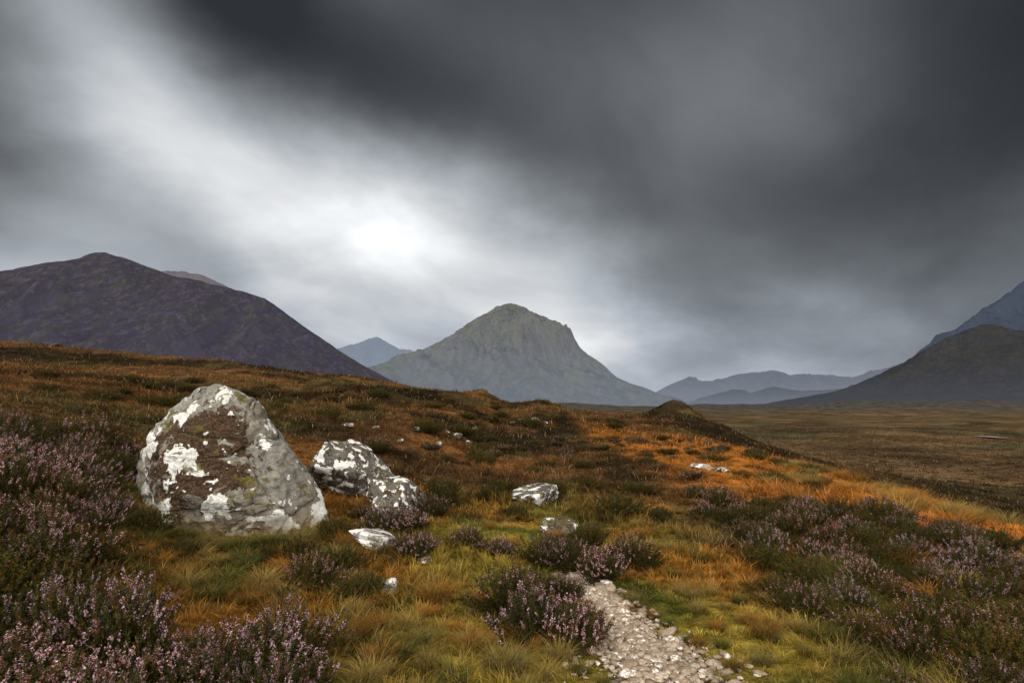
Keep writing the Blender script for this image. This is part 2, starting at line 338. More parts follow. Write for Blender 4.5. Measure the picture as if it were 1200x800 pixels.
R = np.random.default_rng(12); cnt = 0
while cnt < 220:
    y = 2.6+R.random()**1.1*3.1; u = np.clip(R.normal(0, .65), -1.4, 1.4); x = float(np.interp(y, PY, PX)+u*np.interp(y, PY, PW))
    s = .020+.052*R.random()**2.4
    o = protos[cnt] if cnt < 5 else protos[cnt % 5].copy()
    if cnt >= 5: C.objects.link(o)
    o.location = (x, y, Hs(x, y)+.008+s*.05); o.scale = (s, s*R.uniform(.7, 1), s*R.uniform(.7, 1)); o.rotation_euler = (R.uniform(-.3, .3), R.uniform(-.3, .3), R.random()*6.28)
    tag(o, 'loose fist sized stone lying on the gravel footpath', 'stone', 'loose stones on the footpath'); cnt += 1
for px, py, s, lb in ((738, 792, .06, 'biggest pale stone at the near end of the footpath'), (786, 752, .055, 'flat white stone in the middle of the footpath'), (838, 780, .055, 'pale stone on the right edge of the near footpath'), (712, 742, .045, 'dark stone at the left edge of the footpath'), (752, 722, .04, 'pale stone at the right edge of the footpath bend')):
    x, y, z = at(px, py); o = protos[int(px) % 5].copy(); C.objects.link(o); o.location = (x, y, z+.01); o.scale = (s, s, s*.9); o.rotation_euler = (0, 0, px); tag(o, lb, 'stone')
    if 'group' in o: del o['group']

# ------------------------------------------------------------ blades
def blades(P, phi, lean, h, w, c0, c1, seg=2, droop=0.):
    N = len(P); dx, dy = np.cos(phi), np.sin(phi); vs = []; cs = []
    tw = phi+np.pi/2+np.random.default_rng(N).uniform(-.9, .9, N); px_, py_ = np.cos(tw), np.sin(tw)
    for k in range(seg+1):
        t = k/seg; off = lean*h*t**1.8; zz = h*(t-droop*t**3)
        ww = w*.5*(1-t**1.6)
        cpt = P+np.stack([dx*off, dy*off, zz], 1)
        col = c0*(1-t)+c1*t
        if k < seg:
            sd = np.stack([px_*ww, py_*ww, ww*0], 1); vs += [cpt-sd, cpt+sd]; cs += [col, col]
        else: vs.append(cpt); cs.append(col)
    V = np.stack(vs, 1); K = V.shape[1]; Cc = np.stack(cs, 1)
    fl = []; tt = []
    for k in range(seg-1): fl += [2*k, 2*k+1, 2*k+3, 2*k+2]; tt.append(4)
    fl += [2*seg-2, 2*seg-1, 2*seg]; tt.append(3)
    fc = (np.array(fl)[None]+(np.arange(N)*K)[:, None]).ravel()
    return V.reshape(-1, 3), fc, np.tile(tt, N), Cc.reshape(-1, 3)

# ------------------------------------------------------------ heather prototypes
def heather(seed, R0, Ht, ns, nfl, pal):
    R = np.random.default_rng(seed)
    ph = R.random(ns)*6.283; rf = np.sqrt(R.random(ns)); lob = 1+.30*np.sin(ph*3+seed)+.17*np.sin(ph*5+seed*2)
    tip = np.stack([R0*rf*lob*np.cos(ph), R0*rf*lob*np.sin(ph), Ht*(1-.5*rf**2)*R.uniform(.60, 1.12, ns)], 1)
    base = tip*np.array([.3, .3, 0])+np.array([0, 0, -.05]); ctl = base*.3+tip*.7; ctl[:, 2] = tip[:, 2]*.45
    ctl[:, :2] = tip[:, :2]*.75+R.normal(0, .025, (ns, 2))
    def cv(t, i): t = t[:, None]; return base[i]*(1-t)**2+2*ctl[i]*t*(1-t)+tip[i]*t*t
    root = empty('heather_bush')
    ii = np.arange(ns); K = 5; ang = R.random(ns)*6.28; V = []
    for k in range(K):
        c = cv(np.full(ns, k/(K-1)), ii); w = .0028*(1-.6*k/(K-1)); s = np.stack([np.cos(ang)*w, np.sin(ang)*w, ang*0], 1); V += [c-s, c+s]
    V = np.stack(V, 1); fl = []
    for k in range(K-1): fl += [2*k, 2*k+1, 2*k+3, 2*k+2]
    fc = (np.array(fl)[None]+(ii*2*K)[:, None]).ravel()
    mk('stems', V.reshape(-1, 3), fc, np.full(ns*(K-1), 4), M_stem, root, np.tile(np.array([[.07, .042, .026]]), (ns*2*K, 1)))
    nl = 62; i = np.repeat(ii, nl); t = R.uniform(.25, .97, len(i)); c = cv(t, i)+R.normal(0, 1, (len(i), 3))*(.019*(1.12-t))[:, None]
    d = R.normal(size=(len(i), 3)); d[:, 2] = np.abs(d[:, 2])+.6; d /= np.linalg.norm(d, axis=1)[:, None]
    s = np.cross(d, R.normal(size=d.shape)); s /= np.linalg.norm(s, axis=1)[:, None]
    L = R.uniform(.012, .024, len(i))[:, None]; wv = .0038
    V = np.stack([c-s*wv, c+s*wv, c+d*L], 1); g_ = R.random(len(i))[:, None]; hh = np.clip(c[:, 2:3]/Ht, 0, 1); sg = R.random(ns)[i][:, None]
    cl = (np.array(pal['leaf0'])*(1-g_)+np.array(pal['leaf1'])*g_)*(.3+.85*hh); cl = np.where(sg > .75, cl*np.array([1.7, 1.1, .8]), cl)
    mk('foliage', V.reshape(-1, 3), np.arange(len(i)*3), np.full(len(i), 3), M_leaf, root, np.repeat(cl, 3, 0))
    cw = np.sin(ph*2+seed*1.7)*.5+np.sin(rf*7+seed)*.3
    keep = ii[R.random(ns) < pal['ff']+.3*cw]; i = np.repeat(keep, nfl); ln = R.uniform(.76, .89, ns)[i]
    t = ln+(1.0-ln)*R.random(len(i)); c = cv(t, i)+R.normal(0, .0050, (len(i), 3))
    a = R.normal(size=(len(i), 3)); a /= np.linalg.norm(a, axis=1)[:, None]; b = np.cross(a, R.normal(size=a.shape)); b /= np.linalg.norm(b, axis=1)[:, None]
    z = R.uniform(.0030, .0056, len(i))[:, None]
    V = np.stack([c-a*z, c-b*z, c+a*z, c+b*z], 1); g_ = R.random(len(i))[:, None]; sg = R.random(ns)[i][:, None]
    cl = np.array(pal['f0'])*(1-g_)+np.array(pal['f1'])*g_; cl = np.where(sg > .74, cl*np.array([.5, .38, .30]), cl)
    mk('flowers', V.reshape(-1, 3), np.arange(len(i)*4), np.full(len(i), 4), M_flower, root, np.repeat(cl, 4, 0))
    return root
pk = dict(leaf0=(.022, .030, .009), leaf1=(.072, .074, .022), f0=(.36, .17, .21), f1=(.78, .53, .58), ff=.56)
pd_ = dict(leaf0=(.020, .027, .008), leaf1=(.072, .068, .020), f0=(.26, .13, .14), f1=(.56, .35, .38), ff=.36)
dk = dict(leaf0=(.018, .024, .007), leaf1=(.070, .068, .018), f0=(.15, .08, .06), f1=(.27, .16, .13), ff=.18)
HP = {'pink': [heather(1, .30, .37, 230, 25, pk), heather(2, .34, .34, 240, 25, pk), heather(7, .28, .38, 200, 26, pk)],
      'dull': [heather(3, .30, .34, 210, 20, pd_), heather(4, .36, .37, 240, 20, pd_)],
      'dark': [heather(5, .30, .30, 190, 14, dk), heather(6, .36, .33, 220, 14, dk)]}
used = set()
def put_heather(x, y, kind, s, label, group=None, sz=1.):
    pr = random.choice(HP[kind])
    if id(pr) in used: o = dup(pr)
    else: o = pr; used.add(id(pr))
    o.location = (x, y, Hs(x, y)-.01); o.rotation_euler = (random.uniform(-.12, .12), random.uniform(-.12, .12), random.uniform(0, 6.28)); o.scale = (s*random.uniform(.85, 1.2), s*random.uniform(.85, 1.2), s*sz*random.uniform(.75, 1.12))
    o['label'] = label; o['category'] = 'heather'
    if group: o['group'] = group
    elif 'group' in o: del o['group']
    return o
def inpoly(px, py, poly):
    c = False; j = len(poly)-1
    for i in range(len(poly)):
        xi, yi = poly[i]; xj, yj = poly[j]
        if (yi > py) != (yj > py) and px < (xj-xi)*(py-yi)/(yj-yi)+xi: c = not c
        j = i
    return c
def clear(x, y, m=0.):
    return all((x-a)**2+(y-b)**2 > (r+m)**2 for a, b, r in rocks_xy)
specific = [(452, 622, 'pink', 1.0, 'bright pink heather bush between the grey slab and the flat white slab'),
 (488, 650, 'pink', .85, 'pink heather bush just right of the flat white slab'), (425, 608, 'dull', .75, 'dull heather tucked under the front of the pale rock'), (482, 622, 'pink', .85, 'pink heather at the right foot of the grey slab rock'),
 (398, 672, 'dark', 1.0, 'dark heather bush at the right foot of the big boulder'), (425, 700, 'dark', .8, 'dark heather bush below the boulder above the small white stone'),
 (390, 630, 'dark', .8, 'dark heather between the big boulder and the pale rock'), (310, 656, 'dark', .6, 'small dark heather against the front centre of the big boulder'),
 (352, 658, 'dark', .8, 'dark heather touching the front right of the big boulder'), (170, 624, 'dark', .75, 'dark heather at the left foot of the big boulder'), (215, 650, 'dark', .55, 'small dark heather against the front left of the big boulder'),
 (410, 545, 'dark', .7, 'dark low heather behind the pale lichen covered rock'), (518, 588, 'dark', 1.1, 'dark green heather clump right of the grey slab rock'), (502, 604, 'dull', .8, 'dull heather between grey slab rock and dark green clump'),
 (545, 640, 'dull', .8, 'small dull heather between flat slab and centre rock'), (583, 650, 'pink', .7, 'small pink heather left of the mossy rounded rock'),
 (605, 715, 'dull', .85, 'dull heather at the back left of the pink clump left of the path'), (625, 748, 'pink', .95, 'full pink heather bush on the left bank of the path'),
 (672, 756, 'pink', .85, 'pink heather bush hanging over the left edge of the path'), (655, 700, 'dull', .7, 'small dull heather behind the bushes left of the path'),
 (640, 660, 'dull', .8, 'dull heather in front of the mossy rounded rock'), (668, 664, 'dull', .95, 'dull heather bush left half of the clump where the path vanishes'), (702, 676, 'pink', .95, 'pink heather bush where the path vanishes'),
 (738, 664, 'dull', .85, 'dull heather at the right of the clump where the path vanishes'), (690, 640, 'dark', .9, 'dark heather at the back of the clump where the path vanishes'), (775, 612, 'dark', .8, 'dark heather above the path right of the vanishing point'),
 (602, 608, 'dark', .8, 'dark heather just left of the mossy rounded rock'), (575, 585, 'dark', .8, 'dark heather left of the low white topped rock'),
 (362, 690, 'dull', .8, 'dull heather in front of the big boulder at its right'),
 (330, 780, 'pink', 1.05, 'pink heather bush right end of the bottom left bank'), (265, 790, 'pink', 1.0, 'pink heather bush near the bottom left centre')]
for px, py, kd, s, lb in specific:
    x, y, z = at(px, py); put_heather(x, y, kd, s, lb)
regions = [
 ([(-200, 500), (0, 500), (70, 515), (150, 540), (150, 575), (105, 620), (80, 670), (60, 720), (150, 765), (300, 775), (350, 810), (360, 930), (-200, 980)], .305, ('pink', 'dull', 'pink', 'dull', 'dark'), (.8, 1.2), 115, 'mauve heather bush in the dense bank along the left edge', 'heather bank along the left edge', (-7, 0, 1.9, 8)),
 ([(800, 600), (870, 620), (895, 680), (940, 720), (1010, 740), (1050, 800), (1090, 930), (1420, 930), (1420, 640), (1200, 655), (1080, 615), (950, 600), (880, 590)], .37, ('dark', 'dull', 'dark', 'dull', 'pink'), (.6, 1.0), 90, 'mauve heather bush in the drift right of the footpath', 'heather drift right of the footpath', (1, 7, 2, 9)),
 ([(380, 520), (500, 516), (800, 514), (1010, 560), (960, 596), (860, 590), (760, 605), (560, 600), (500, 575), (500, 540)], .7, ('dark', 'dull', 'dark'), (.7, 1.3), 100, 'dark low heather clump on the open moor behind the rocks', 'heather clumps across the middle moor', (-8, 14, 8, 30)),
 ([(-60, 440), (300, 450), (640, 480), (760, 500), (500, 512), (380, 505), (160, 495), (-60, 470)], 2.0, ('dark',), (1.3, 2.2), 60, 'dark heather patch on the far rise behind the boulders', 'heather patches on the far rise', (-40, 14, 14, 55))]
for poly, gap, kinds, (s0, s1), mx_, lb, gr, (x0, x1, y0, y1) in regions:
    pts = []; tries = 0
    while len(pts) < mx_ and tries < 14000:
        tries += 1; x = random.uniform(x0, x1); y = random.uniform(y0, y1)
        if y < 2.3 and abs(x) < 1.8: continue
        if any((x-a)**2+(y-b)**2 < gap*gap for a, b in pts) or not clear(x, y, .12): continue
        if y < 8 and pathd(x, y) < 1.6: continue
        a, b = proj(x, y, Hs(x, y))
        if not inpoly(a, b, poly): continue
        pts.append((x, y)); put_heather(x, y, random.choice(kinds), random.uniform(s0, s1), lb, gr, sz=.75 if y > 9 else 1.)

# ------------------------------------------------------------ grass tussocks (things)
def tussock(seed, c0, c1, nb=420, hgt=.30, R0=.09, lean=(.3, 1.2)):
    R = np.random.default_rng(seed); ph = R.random(nb)*6.283; rr = R0*np.sqrt(R.random(nb))
    P = np.stack([rr*np.cos(ph), rr*np.sin(ph), np.full(nb, -.02)], 1); h = hgt*R.uniform(.4, 1.1, nb)
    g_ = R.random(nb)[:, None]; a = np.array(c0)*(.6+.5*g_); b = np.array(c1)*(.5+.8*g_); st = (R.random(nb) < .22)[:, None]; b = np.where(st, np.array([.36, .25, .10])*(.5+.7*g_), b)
    V, fc, tt, cl = blades(P, ph+R.normal(0, .6, nb), R.uniform(*lean, nb), h, R.uniform(.003, .006, nb), a, b, 4, R.uniform(.15, .65, nb))
    return mk('grass_tussock', V, fc, tt, M_grass, None, cl)
TP = {'green': tussock(1, (.028, .038, .010), (.14, .15, .028)), 'orange': tussock(2, (.10, .07, .018), (.52, .21, .035)), 'straw': tussock(3, (.07, .065, .02), (.44, .32, .09))}
tused = set()
def put_t(px, py, kind, s, lb, gr=None, xy=None):
    x, y = xy if xy else at(px, py)[:2]
    o = TP[kind]
    if kind in tused: o = TP[kind].copy(); C.objects.link(o)
    tused.add(kind); o.location = (x, y, Hs(x, y)); o.rotation_euler = (0, 0, random.uniform(0, 6.28)); o.scale = (s, s, s*random.uniform(.7, 1.05)); o['label'] = lb; o['category'] = 'grass'
    if gr: o['group'] = gr
    elif 'group' in o: del o['group']
for px, py, kd, s, lb in [(512, 705, 'orange', 1.0, 'rust orange grass tussock right of the small white stone'), (590, 790, 'straw', .9, 'straw coloured tussock at the bottom edge left of the path'), (415, 745, 'orange', .8, 'orange tussock right of the bottom left heather bank'),
   (560, 760, 'orange', .8, 'orange tussock in the bottom centre grass'), (470, 770, 'green', .7, 'green tussock in the bottom centre left grass'), (895, 745, 'orange', .7, 'orange tussock on the right verge of the path'), (640, 795, 'straw', .6, 'small straw tussock at the bottom edge beside the path')]:
    put_t(px, py, kd, s, lb)
tre = [([(120, 600), (170, 600), (240, 640), (400, 630), (420, 700), (330, 720), (200, 700), (110, 660)], .25, ('green', 'straw', 'green', 'orange'), (.6, 1.0), 36, 'green grass tuft at the foot of the big boulder', 'grass tufts at the foot of the boulder', (-5, -1, 3.5, 7)),
       ([(900, 670), (1000, 660), (1260, 660), (1360, 900), (1000, 900), (960, 760)], .27, ('green', 'straw', 'green', 'orange'), (.6, 1.05), 55, 'long green grass tuft among heather right of the path', 'long grass tufts right of the path', (1.2, 6, 2, 7)),
       ([(860, 545), (1000, 548), (1250, 590), (1250, 650), (1080, 612), (900, 592)], .33, ('orange', 'orange', 'straw'), (1.1, 1.7), 100, 'rust orange grass tuft on the slope edge at the right', 'orange grass tufts on the right slope', (2, 12, 6, 22)),
       ([(440, 700), (560, 680), (680, 780), (700, 900), (400, 900), (390, 740)], .27, ('orange', 'straw', 'green', 'straw'), (.4, .75), 40, 'short tuft in the mixed grass left of the path', 'short tufts left of the path', (-2, 1, 2, 5)),
       ([(790, 690), (880, 690), (960, 760), (1000, 820), (880, 820), (830, 740)], .24, ('orange', 'straw', 'green'), (.3, .55), 22, 'short tuft in the turf on the right verge of the path', 'short tufts right of the path', (.8, 3, 2.6, 6)),
       ([(560, 610), (800, 600), (900, 640), (800, 700), (760, 640), (560, 650)], .5, ('straw', 'orange', 'green'), (.5, .8), 22, 'pale tuft in the grass around the path end', 'tufts around the path end', (-1, 4, 4, 10))]
for poly, gap, kinds, (s0, s1), mx_, lb, gr, (x0, x1, y0, y1) in tre:
    pts = []; tries = 0
    while len(pts) < mx_ and tries < 9000:
        tries += 1; x = random.uniform(x0, x1); y = random.uniform(y0, y1)
        if any((x-a)**2+(y-b)**2 < gap*gap for a, b in pts) or (y < 5.5 and pathd(x, y) < 1.4): continue
        if any((x-a)**2+(y-b)**2 < (r*.8)**2 for a, b, r in rocks_xy): continue
        a, b = proj(x, y, Hs(x, y))
        if not inpoly(a, b, poly): continue
        pts.append((x, y)); put_t(0, 0, random.choice(kinds), random.uniform(s0, s1), lb, gr, (x, y))
for k in range(30):
    a = math.pi*(1.0+k/29)+random.uniform(-.05, .05)
    put_t(0, 0, random.choice(('green', 'straw', 'green')), random.uniform(.6, .95), 'green grass tuft at the foot of the big boulder', 'grass tufts at the foot of the boulder', (bx+1.16*math.cos(a), by+random.uniform(.74, .95)*math.sin(a)))
for k in range(40):
    y = random.uniform(2.7, 5.3); sd = random.choice((-1, 1)); w_ = float(np.interp(y, PY, PW)); x = float(np.interp(y, PY, PX))+sd*w_*random.uniform(.7, 1.25)
    put_t(0, 0, random.choice(('green', 'straw', 'orange', 'green')), random.uniform(.25, .45), 'small grass tuft growing on the edge of the footpath', 'small tufts along the footpath edges', (x, y))

# ------------------------------------------------------------ grass cover (stuff)
def cover(N, d0, d1, pw, h0, h1, w0, w1, seed, cell, right=False):
    R = np.random.default_rng(seed)
    a, b = d0**pw, d1**pw; y = (a+(b-a)*R.random(N))**(1/pw); x = ((R.random(N)*.85+.27) if right else (R.random(N)*2-1)*1.12)*y+R.normal(0, .2, N)
    gx = np.floor(x/cell); gy = np.floor(y/cell); jx = _h(gx, gy, gx*0, 5); jy = _h(gx, gy, gx*0, 6)
    cx = (gx+.5+.45*jx)*cell; cy = (gy+.5+.45*jy)*cell; pull = R.uniform(.05, .8, N); x2 = x+(cx-x)*pull; y2 = y+(cy-y)*pull
    sgn = np.sign(x2-np.interp(y2, PY, PX))
    keep = (pathd(x2, y2)/pwob(y2, sgn) > .85+.55*fbm(x2*4, y2*4, o=3, seed=2)+R.normal(0, .20, N)) | (y2 > 5.6+R.normal(0, .2, N))
    for (rx, ry, rr) in rocks_xy: keep &= ((x2-rx)**2+(y2-ry)**2) > (rr*.74)**2
    x2, y2, cx, cy = x2[keep], y2[keep], cx[keep], cy[keep]; n = len(x2)
    c = land(x2, y2); ck = _h(np.floor(cx/cell), np.floor(cy/cell), cx*0, 9)[:, None]; rv = R.random(n)[:, None]
    c = c*(1+.42*ck*(.4 if right else 1))*(.4+1.15*rv); strw = (R.random(n) < (.03 if right else (.12 if d1 < 10 else .06)))[:, None]; c = np.where(strw, np.array([.40, .30, .12])*(.6+.6*rv), c)
    ph = np.arctan2(y2-cy, x2-cx)+R.normal(0, .7, n); hv = h0+(h1-h0)*R.random(n)**1.5; hv *= (.65+.7*sm(-.4, .5, fbm(x2*.8, y2*.8, o=3, seed=60)))
    if d1 < 10: hv *= 1-.35*np.exp(-((x2-np.interp(y2, PY, PX))/1.0)**2)
    P = np.stack([x2, y2, H(x2, y2)-.01], 1)
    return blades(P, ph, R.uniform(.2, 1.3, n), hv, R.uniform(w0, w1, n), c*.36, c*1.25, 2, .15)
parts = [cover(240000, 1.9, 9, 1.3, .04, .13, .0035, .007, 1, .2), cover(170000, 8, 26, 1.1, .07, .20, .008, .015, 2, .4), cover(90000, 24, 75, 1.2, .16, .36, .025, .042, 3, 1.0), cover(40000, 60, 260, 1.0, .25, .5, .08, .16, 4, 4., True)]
off = 0; Vs, Fs, Ts, Cs = [], [], [], []
for V, fc, tt, cl in parts: Vs.append(V); Fs.append(fc+off); Ts.append(tt); Cs.append(cl); off += len(V)
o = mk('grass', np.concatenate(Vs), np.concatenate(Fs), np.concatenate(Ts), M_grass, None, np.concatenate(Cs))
tag(o, 'green, straw and rust coloured moor grass covering the ground', 'grass', kind='stuff')

# ------------------------------------------------------------ mountains
def mount_mat(name, c1, c2, c3, haze, hf, hb, ztop, sc, bump=.05, cg=None, f3=.8, st=1.):  # distance haze painted on: emission mixed in, thicker low down; far slopes tinted blue
    m, t = newmat(name); geo = t.N('ShaderNodeNewGeometry'); p = geo.outputs['Position']
    n1 = t.noise(p, 1/sc, 6, .62, .4); mp = t.N('ShaderNodeMapping', {'Vector': p, 'Scale': (1, .6, .18)}).outputs[0]
    n2 = t.noise(mp, 7*st/sc, 7, .72, .5); n3 = t.noise(p, 22/sc, 4, .7)
    c = t.mix(t.mr(n1, .40, .60), c1, c2)
    if cg: c = t.mix(t.mr(t.noise(mp, 3*st/sc, 7, .68, .3), .47, .62, 0, .75), c, cg)
    c = t.mix(t.mr(n2, .49, .60, 0, f3), c, c3); c = t.mix(t.mr(n3, .35, .65, 0, .4), c, [v*.5 for v in c1])
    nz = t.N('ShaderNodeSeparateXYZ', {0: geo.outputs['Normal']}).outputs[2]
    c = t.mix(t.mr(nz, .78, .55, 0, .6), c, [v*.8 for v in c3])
    b = t.N('ShaderNodeBump', {'Strength': 1., 'Distance': sc*bump, 'Height': n2})
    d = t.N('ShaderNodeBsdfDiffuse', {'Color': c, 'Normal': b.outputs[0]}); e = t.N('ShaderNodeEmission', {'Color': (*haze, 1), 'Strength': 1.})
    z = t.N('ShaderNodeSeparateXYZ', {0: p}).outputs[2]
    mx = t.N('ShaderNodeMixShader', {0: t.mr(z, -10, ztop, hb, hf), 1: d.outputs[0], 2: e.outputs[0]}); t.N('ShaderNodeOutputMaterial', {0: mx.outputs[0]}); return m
def prof(pts, D):
    xs, zs = [], []
    for px, py in pts:
        r = ray(px, py); xs.append(r[0]/r[1]*D); zs.append(CZ+r[2]/r[1]*D)
    return np.array(xs), np.array(zs)
ZB = -14
def ridge(name, pts, D, W, mat, label, seed, amp=.12, nx=340, ny=110, gl=220., lump=.05):
    xs, zs = prof(pts, D); x = np.linspace(xs[0], xs[-1], nx); t = np.linspace(-1, .8, ny); X, T = np.meshgrid(x, t)
    Pz = np.interp(X, xs, zs); hr = np.clip(Pz-ZB, 0, None); mxh = hr.max()
    wl = W*(.45+.55*hr/mxh); Y = D+T*wl
    a = np.abs(T); shp = (1-a)**1.35
    wx = X+.35*gl*fbm(X/gl, Y/gl/2, o=2, seed=seed+5)
    gul = (np.abs(fbm(wx/gl, Y/gl*.28, o=4, seed=seed))*2-.5)+.45*(np.abs(fbm(wx/gl*3.1, Y/gl*.5, o=3, seed=seed+20))*2-.5)
    Z = ZB+hr*shp+(gul*amp*hr.clip(0, mxh))*np.sin(np.pi*np.clip(a, 0, 1)**.7)*1.0+ lump*mxh*fbm(X/gl*2, Y/gl*2, o=5, seed=seed+9)*(a*(1-a)*4)*np.clip(hr/mxh*2, 0, 1)
    Z += .008*mxh*fbm(X/gl*5, Y/gl*5, o=4, seed=seed+2)*np.clip(hr/mxh*3, 0, 1)
    f, tt = grid_faces(nx, ny); o = mk(name, np.stack([X.ravel(), Y.ravel(), Z.ravel()], 1), f, tt, mat, smooth=True)
    tag(o, label, 'mountain', kind='structure'); return o
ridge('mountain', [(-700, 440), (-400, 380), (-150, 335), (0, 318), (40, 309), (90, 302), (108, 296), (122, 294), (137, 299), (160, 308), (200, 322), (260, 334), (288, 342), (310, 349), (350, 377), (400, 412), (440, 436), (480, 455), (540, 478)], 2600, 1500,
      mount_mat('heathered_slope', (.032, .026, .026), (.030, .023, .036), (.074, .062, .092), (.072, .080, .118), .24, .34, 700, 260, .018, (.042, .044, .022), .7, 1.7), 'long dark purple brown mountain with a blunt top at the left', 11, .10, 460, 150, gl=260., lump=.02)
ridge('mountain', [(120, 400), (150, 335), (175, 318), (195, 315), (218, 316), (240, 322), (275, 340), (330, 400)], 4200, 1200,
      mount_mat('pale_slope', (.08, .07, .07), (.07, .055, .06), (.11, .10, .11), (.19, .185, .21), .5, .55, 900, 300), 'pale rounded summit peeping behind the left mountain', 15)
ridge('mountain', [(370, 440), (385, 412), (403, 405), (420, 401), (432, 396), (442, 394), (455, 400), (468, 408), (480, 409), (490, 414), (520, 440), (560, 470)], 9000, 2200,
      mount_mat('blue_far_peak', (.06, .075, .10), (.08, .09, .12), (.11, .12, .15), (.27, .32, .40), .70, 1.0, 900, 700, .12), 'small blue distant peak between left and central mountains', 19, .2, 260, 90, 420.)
D0 = 3500.; xs, zs = prof([(380, 455), (440, 431), (470, 420), (490, 411), (530, 395), (547, 383), (562, 373), (580, 362), (590, 357), (598, 355), (606, 357), (620, 365), (640, 376), (655, 382), (669, 387), (674, 399), (682, 411), (690, 420), (710, 436), (740, 452), (775, 465), (830, 482), (900, 492)], D0)
x0 = xs[np.argmax(zs)]; nr, na = 280, 640; rr = np.linspace(0, 1, nr)*1750; th = np.linspace(0, 2*np.pi, na, endpoint=False); RR, TH = np.meshgrid(rr, th, indexing='ij')
wr = sm(0, 1, .5+.5*np.cos(TH)); PR = np.interp(x0+RR, xs, zs); PL = np.interp(x0-RR, xs, zs)
kk = np.ones(31)/31
fr = sm(.35, 1., np.abs(np.sin(TH)))
def smo(a): return np.apply_along_axis(lambda v: np.convolve(np.pad(v, 15, 'edge'), kk, 'valid'), 0, a)
base_ = (PR*wr+PL*(1-wr))*(1-fr)+(smo(PR)*wr+smo(PL)*(1-wr))*fr
env = np.sin(np.pi*np.clip(RR/1500, 0, 1)**.8)*sm(40, 420, RR)
side = np.clip(np.abs(np.sin(TH)), 0, 1)**.6
XX, YY = RR*np.cos(TH), RR*np.sin(TH)
q = .7*fbm(XX/400, YY/400, o=3, seed=31)
gul = np.abs(fbm(np.cos(TH)*3.6+q, np.sin(TH)*3.6+q, RR/900, o=5, seed=37))*2-.5
Z = base_+env*(.15+.85*side)*gul*95+sm(60, 300, RR)*side*env*60*fbm(XX/220, YY/220, o=5, seed=41)
crag = sm(.28, .5, Z/620+.25*fbm(XX/200, YY/180, o=3, seed=43)); Z += side*crag*42*np.abs(fbm(XX/70, YY/45, o=4, seed=47))*sm(10, 150, RR)
Z = np.maximum(Z, ZB-3) ; X = x0+XX; Y = D0+YY*.85
idx = np.arange(nr*na).reshape(nr, na); a = idx[:-1]; b = idx[1:]; f = np.stack([a, b, np.roll(b, -1, 1), np.roll(a, -1, 1)], -1).reshape(-1, 4)
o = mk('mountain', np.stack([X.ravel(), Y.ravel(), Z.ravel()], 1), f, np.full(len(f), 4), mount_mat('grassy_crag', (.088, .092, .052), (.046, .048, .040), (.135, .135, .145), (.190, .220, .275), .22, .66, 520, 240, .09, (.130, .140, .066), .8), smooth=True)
tag(o, 'tall pyramid shaped grey green mountain at the centre', 'mountain', kind='structure')
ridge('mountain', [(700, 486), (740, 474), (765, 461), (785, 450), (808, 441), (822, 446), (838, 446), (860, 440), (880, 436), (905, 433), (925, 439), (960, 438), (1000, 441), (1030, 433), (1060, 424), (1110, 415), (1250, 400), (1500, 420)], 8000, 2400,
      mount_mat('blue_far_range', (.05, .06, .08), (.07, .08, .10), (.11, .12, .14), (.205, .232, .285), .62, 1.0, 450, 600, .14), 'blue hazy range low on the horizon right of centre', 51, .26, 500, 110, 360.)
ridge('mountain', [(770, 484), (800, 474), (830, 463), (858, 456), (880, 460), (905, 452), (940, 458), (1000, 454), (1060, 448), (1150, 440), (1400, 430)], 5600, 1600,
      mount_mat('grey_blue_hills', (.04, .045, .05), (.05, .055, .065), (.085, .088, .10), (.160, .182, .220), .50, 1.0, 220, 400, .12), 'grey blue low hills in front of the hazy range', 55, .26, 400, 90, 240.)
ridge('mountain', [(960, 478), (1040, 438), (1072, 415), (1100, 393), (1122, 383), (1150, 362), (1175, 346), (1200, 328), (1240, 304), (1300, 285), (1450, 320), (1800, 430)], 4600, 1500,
      mount_mat('blue_haze_slope', (.022, .026, .036), (.03, .036, .05), (.055, .065, .085), (.076, .095, .138), .5, .85, 700, 260, .08), 'steep blue mountain rising out of the right edge', 59, .2)  # blue is painted distance haze, in base colour and emission
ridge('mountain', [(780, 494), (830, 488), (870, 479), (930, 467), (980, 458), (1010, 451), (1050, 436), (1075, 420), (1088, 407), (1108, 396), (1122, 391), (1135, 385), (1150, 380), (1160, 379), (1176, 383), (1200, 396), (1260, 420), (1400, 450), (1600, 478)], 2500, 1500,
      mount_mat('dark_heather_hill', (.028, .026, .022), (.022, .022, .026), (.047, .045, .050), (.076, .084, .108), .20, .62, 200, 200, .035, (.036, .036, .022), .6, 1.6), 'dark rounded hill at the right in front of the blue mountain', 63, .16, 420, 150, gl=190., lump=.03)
def water_mat():
    m, t = newmat('pool_water'); d = t.N('ShaderNodeBsdfPrincipled', {'Base Color': (.28, .28, .28, 1), 'Roughness': .4}); t.N('ShaderNodeOutputMaterial', {0: d.outputs[0]}); return m
x, y, z = at(1160, 513); th = np.linspace(0, 2*np.pi, 40, endpoint=False); rr = 1+.25*np.sin(th*3)+.15*np.sin(th*5+1)
V = np.concatenate([[[x, y, z+.4]], np.stack([x+2.4*rr*np.cos(th), y+5*rr*np.sin(th), np.full(40, z+.4)], 1)]); fc = [[0, i+1, (i+1) % 40+1] for i in range(40)]
tag(mk('water', V, fc, [3]*40, water_mat()), 'small pale pool on the plain at the far right', 'water', kind='structure')

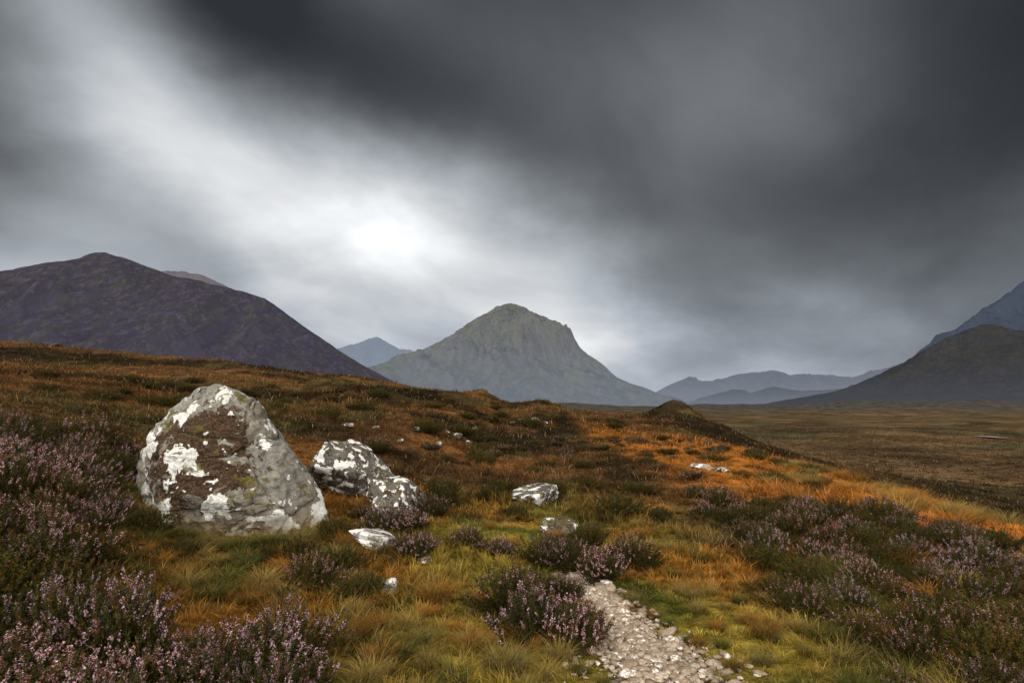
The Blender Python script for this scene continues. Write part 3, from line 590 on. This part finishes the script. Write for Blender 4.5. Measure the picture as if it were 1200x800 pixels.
# ------------------------------------------------------------ world: broken overcast over a Nishita sky
w = bpy.data.worlds.new('World'); S.world = w; w.use_nodes = True; t = NT(w.node_tree)
SUN_EL, SUN_AZ = math.radians(46), math.radians(-130)
Dg = t.N('ShaderNodeTexCoord').outputs['Generated']
Dn = t.N('ShaderNodeVectorMath', {0: Dg}, operation='NORMALIZE').outputs[0]
sx_ = t.N('ShaderNodeSeparateXYZ', {0: Dn}).outputs
den = t.m('ADD', t.m('MAXIMUM', sx_[2], 0.), .42)
cpv = t.N('ShaderNodeCombineXYZ', {0: t.m('DIVIDE', sx_[0], den), 1: t.m('DIVIDE', sx_[1], den), 2: 0.}).outputs[0]
rot = t.N('ShaderNodeMapping', {'Vector': cpv, 'Rotation': (0, 0, math.radians(-40))}).outputs[0]
str_ = t.N('ShaderNodeMapping', {'Vector': rot, 'Scale': (.8, 1.1, 1)}).outputs[0]
wv = t.noise(cpv, 2.8, 5, .50, 0, 1)
wv = t.N('ShaderNodeVectorMath', {0: wv, 1: (.5, .5, .5)}, operation='SUBTRACT').outputs[0]
wv = t.N('ShaderNodeVectorMath', {0: wv, 'Scale': .15}, operation='SCALE').outputs[0]
Dw = t.N('ShaderNodeVectorMath', {0: Dn, 1: wv}, operation='ADD').outputs[0]; Dw = t.N('ShaderNodeVectorMath', {0: Dw}, operation='NORMALIZE').outputs[0]
tg = [(0, 0, 104), (-60, -80, 104), (50, 24, 188), (95, 58, 218), (150, 98, 232), (235, 150, 238), (340, 205, 242), (450, 245, 242), (560, 285, 236), (655, 325, 216), (740, 365, 182),
 (0, 90, 118), (60, 150, 132), (0, 230, 142), (120, 215, 166), (110, 300, 182), (230, 255, 206), (320, 310, 206), (430, 350, 204), (560, 360, 202), (170, 5, 90), (185, 50, 120), (270, 55, 84), (305, 105, 106), (390, 100, 82), (425, 160, 118), (420, 10, 78), (150, -90, 92), (300, -90, 86), (470, -90, 84), (520, 155, 92), (545, 205, 138), (560, 60, 78), (635, 228, 124), (700, 130, 100), (720, 20, 84), (720, 260, 120),
 (800, 220, 104), (860, 90, 114), (900, 330, 116), (820, 385, 148), (960, 230, 90), (1020, 90, 88), (1180, 20, 54), (1190, 180, 68), (1120, 300, 88), (1000, 385, 130), (900, 430, 166), (740, 430, 194), (600, 430, 200), (420, 420, 204), (150, 400, 188), (1150, 420, 132)]
dirs = np.array([ray(a, b)/np.linalg.norm(ray(a, b)) for a, b, _ in tg]); val = np.array([v/255 for *_, v in tg])
BACK = 1.62  # sky brightened behind the camera, an added unseen fill for the foreground
def base(D): return .40+(BACK-.40)*sm(0, 1, (.36-D[:, 1])/1.0)
KG = 46.; K = np.exp(KG*(dirs@dirs.T-1)); wt = np.linalg.solve(K+.03*np.eye(len(K)), val-base(dirs))
yv = t.N('ShaderNodeSeparateXYZ', {0: Dw}).outputs[1]
acc = t.mr(t.m('DIVIDE', t.m('SUBTRACT', .36, yv), 1.0), 0, 1, .40, BACK)
for d, q in zip(dirs, wt):
    dt = t.N('ShaderNodeVectorMath', {0: Dw, 1: tuple(d)}, operation='DOT_PRODUCT').outputs['Value']
    acc = t.m('MULTIPLY_ADD', t.m('EXPONENT', t.m('MULTIPLY_ADD', dt, KG, -KG)), float(q), acc)
n1 = t.noise(str_, 3.0, 5, .52, .3); n2 = t.noise(cpv, 1.5, 4, .5, .5)
k = t.m('MULTIPLY', t.mr(n1, .32, .68, .935, 1.06), t.mr(n2, .35, .65, .95, 1.05))
v = t.m('POWER', t.m('MAXIMUM', t.m('MULTIPLY', acc, k), .20), 2.2)
tint = t.mix(t.mr(sx_[2], .02, .30), (.90, .985, 1.14), (.93, 1.0, 1.07)); tint = t.mix(t.mr(v, .4, .8), tint, (.98, 1, 1.02))
tint = t.mix(t.mr(sx_[1], .3, -.3), tint, (1.06, 1.0, .93))
cl = t.N('ShaderNodeVectorMath', {0: tint, 'Scale': v}, operation='SCALE').outputs[0]
sky = t.N('ShaderNodeTexSky', sky_type='NISHITA'); sky.sun_disc = False; sky.sun_elevation = SUN_EL; sky.sun_rotation = SUN_AZ
b1 = t.N('ShaderNodeBackground', {'Color': sky.outputs[0], 'Strength': .08}); b2 = t.N('ShaderNodeBackground', {'Color': cl, 'Strength': 1.})
mx = t.N('ShaderNodeMixShader', {0: .97, 1: b1.outputs[0], 2: b2.outputs[0]}); t.N('ShaderNodeOutputWorld', {0: mx.outputs[0]})
sl = bpy.data.lights.new('sun', 'SUN'); sl.energy = 1.5; sl.angle = math.radians(10); sl.color = (1, .95, .87); so = bpy.data.objects.new('sun', sl); C.objects.link(so)
sd = Vector((math.sin(SUN_AZ)*math.cos(SUN_EL), math.cos(SUN_AZ)*math.cos(SUN_EL), math.sin(SUN_EL))); so.rotation_euler = sd.to_track_quat('Z', 'Y').to_euler(); so.location = (0, 0, 30)
# ------------------------------------------------------------ camera
cam = bpy.data.cameras.new('camera'); cam.lens = 20.01; cam.sensor_width = 36; cam.clip_start = .05; cam.clip_end = 40000
co = bpy.data.objects.new('camera', cam); C.objects.link(co); co.location = (0, 0, CZ); co.rotation_euler = (math.pi/2+PITCH, 0, 0); S.camera = co
S.view_settings.view_transform = 'Standard'; S.view_settings.look = 'None'; S.view_settings.exposure = 0
print('T end', time.time()-T0)
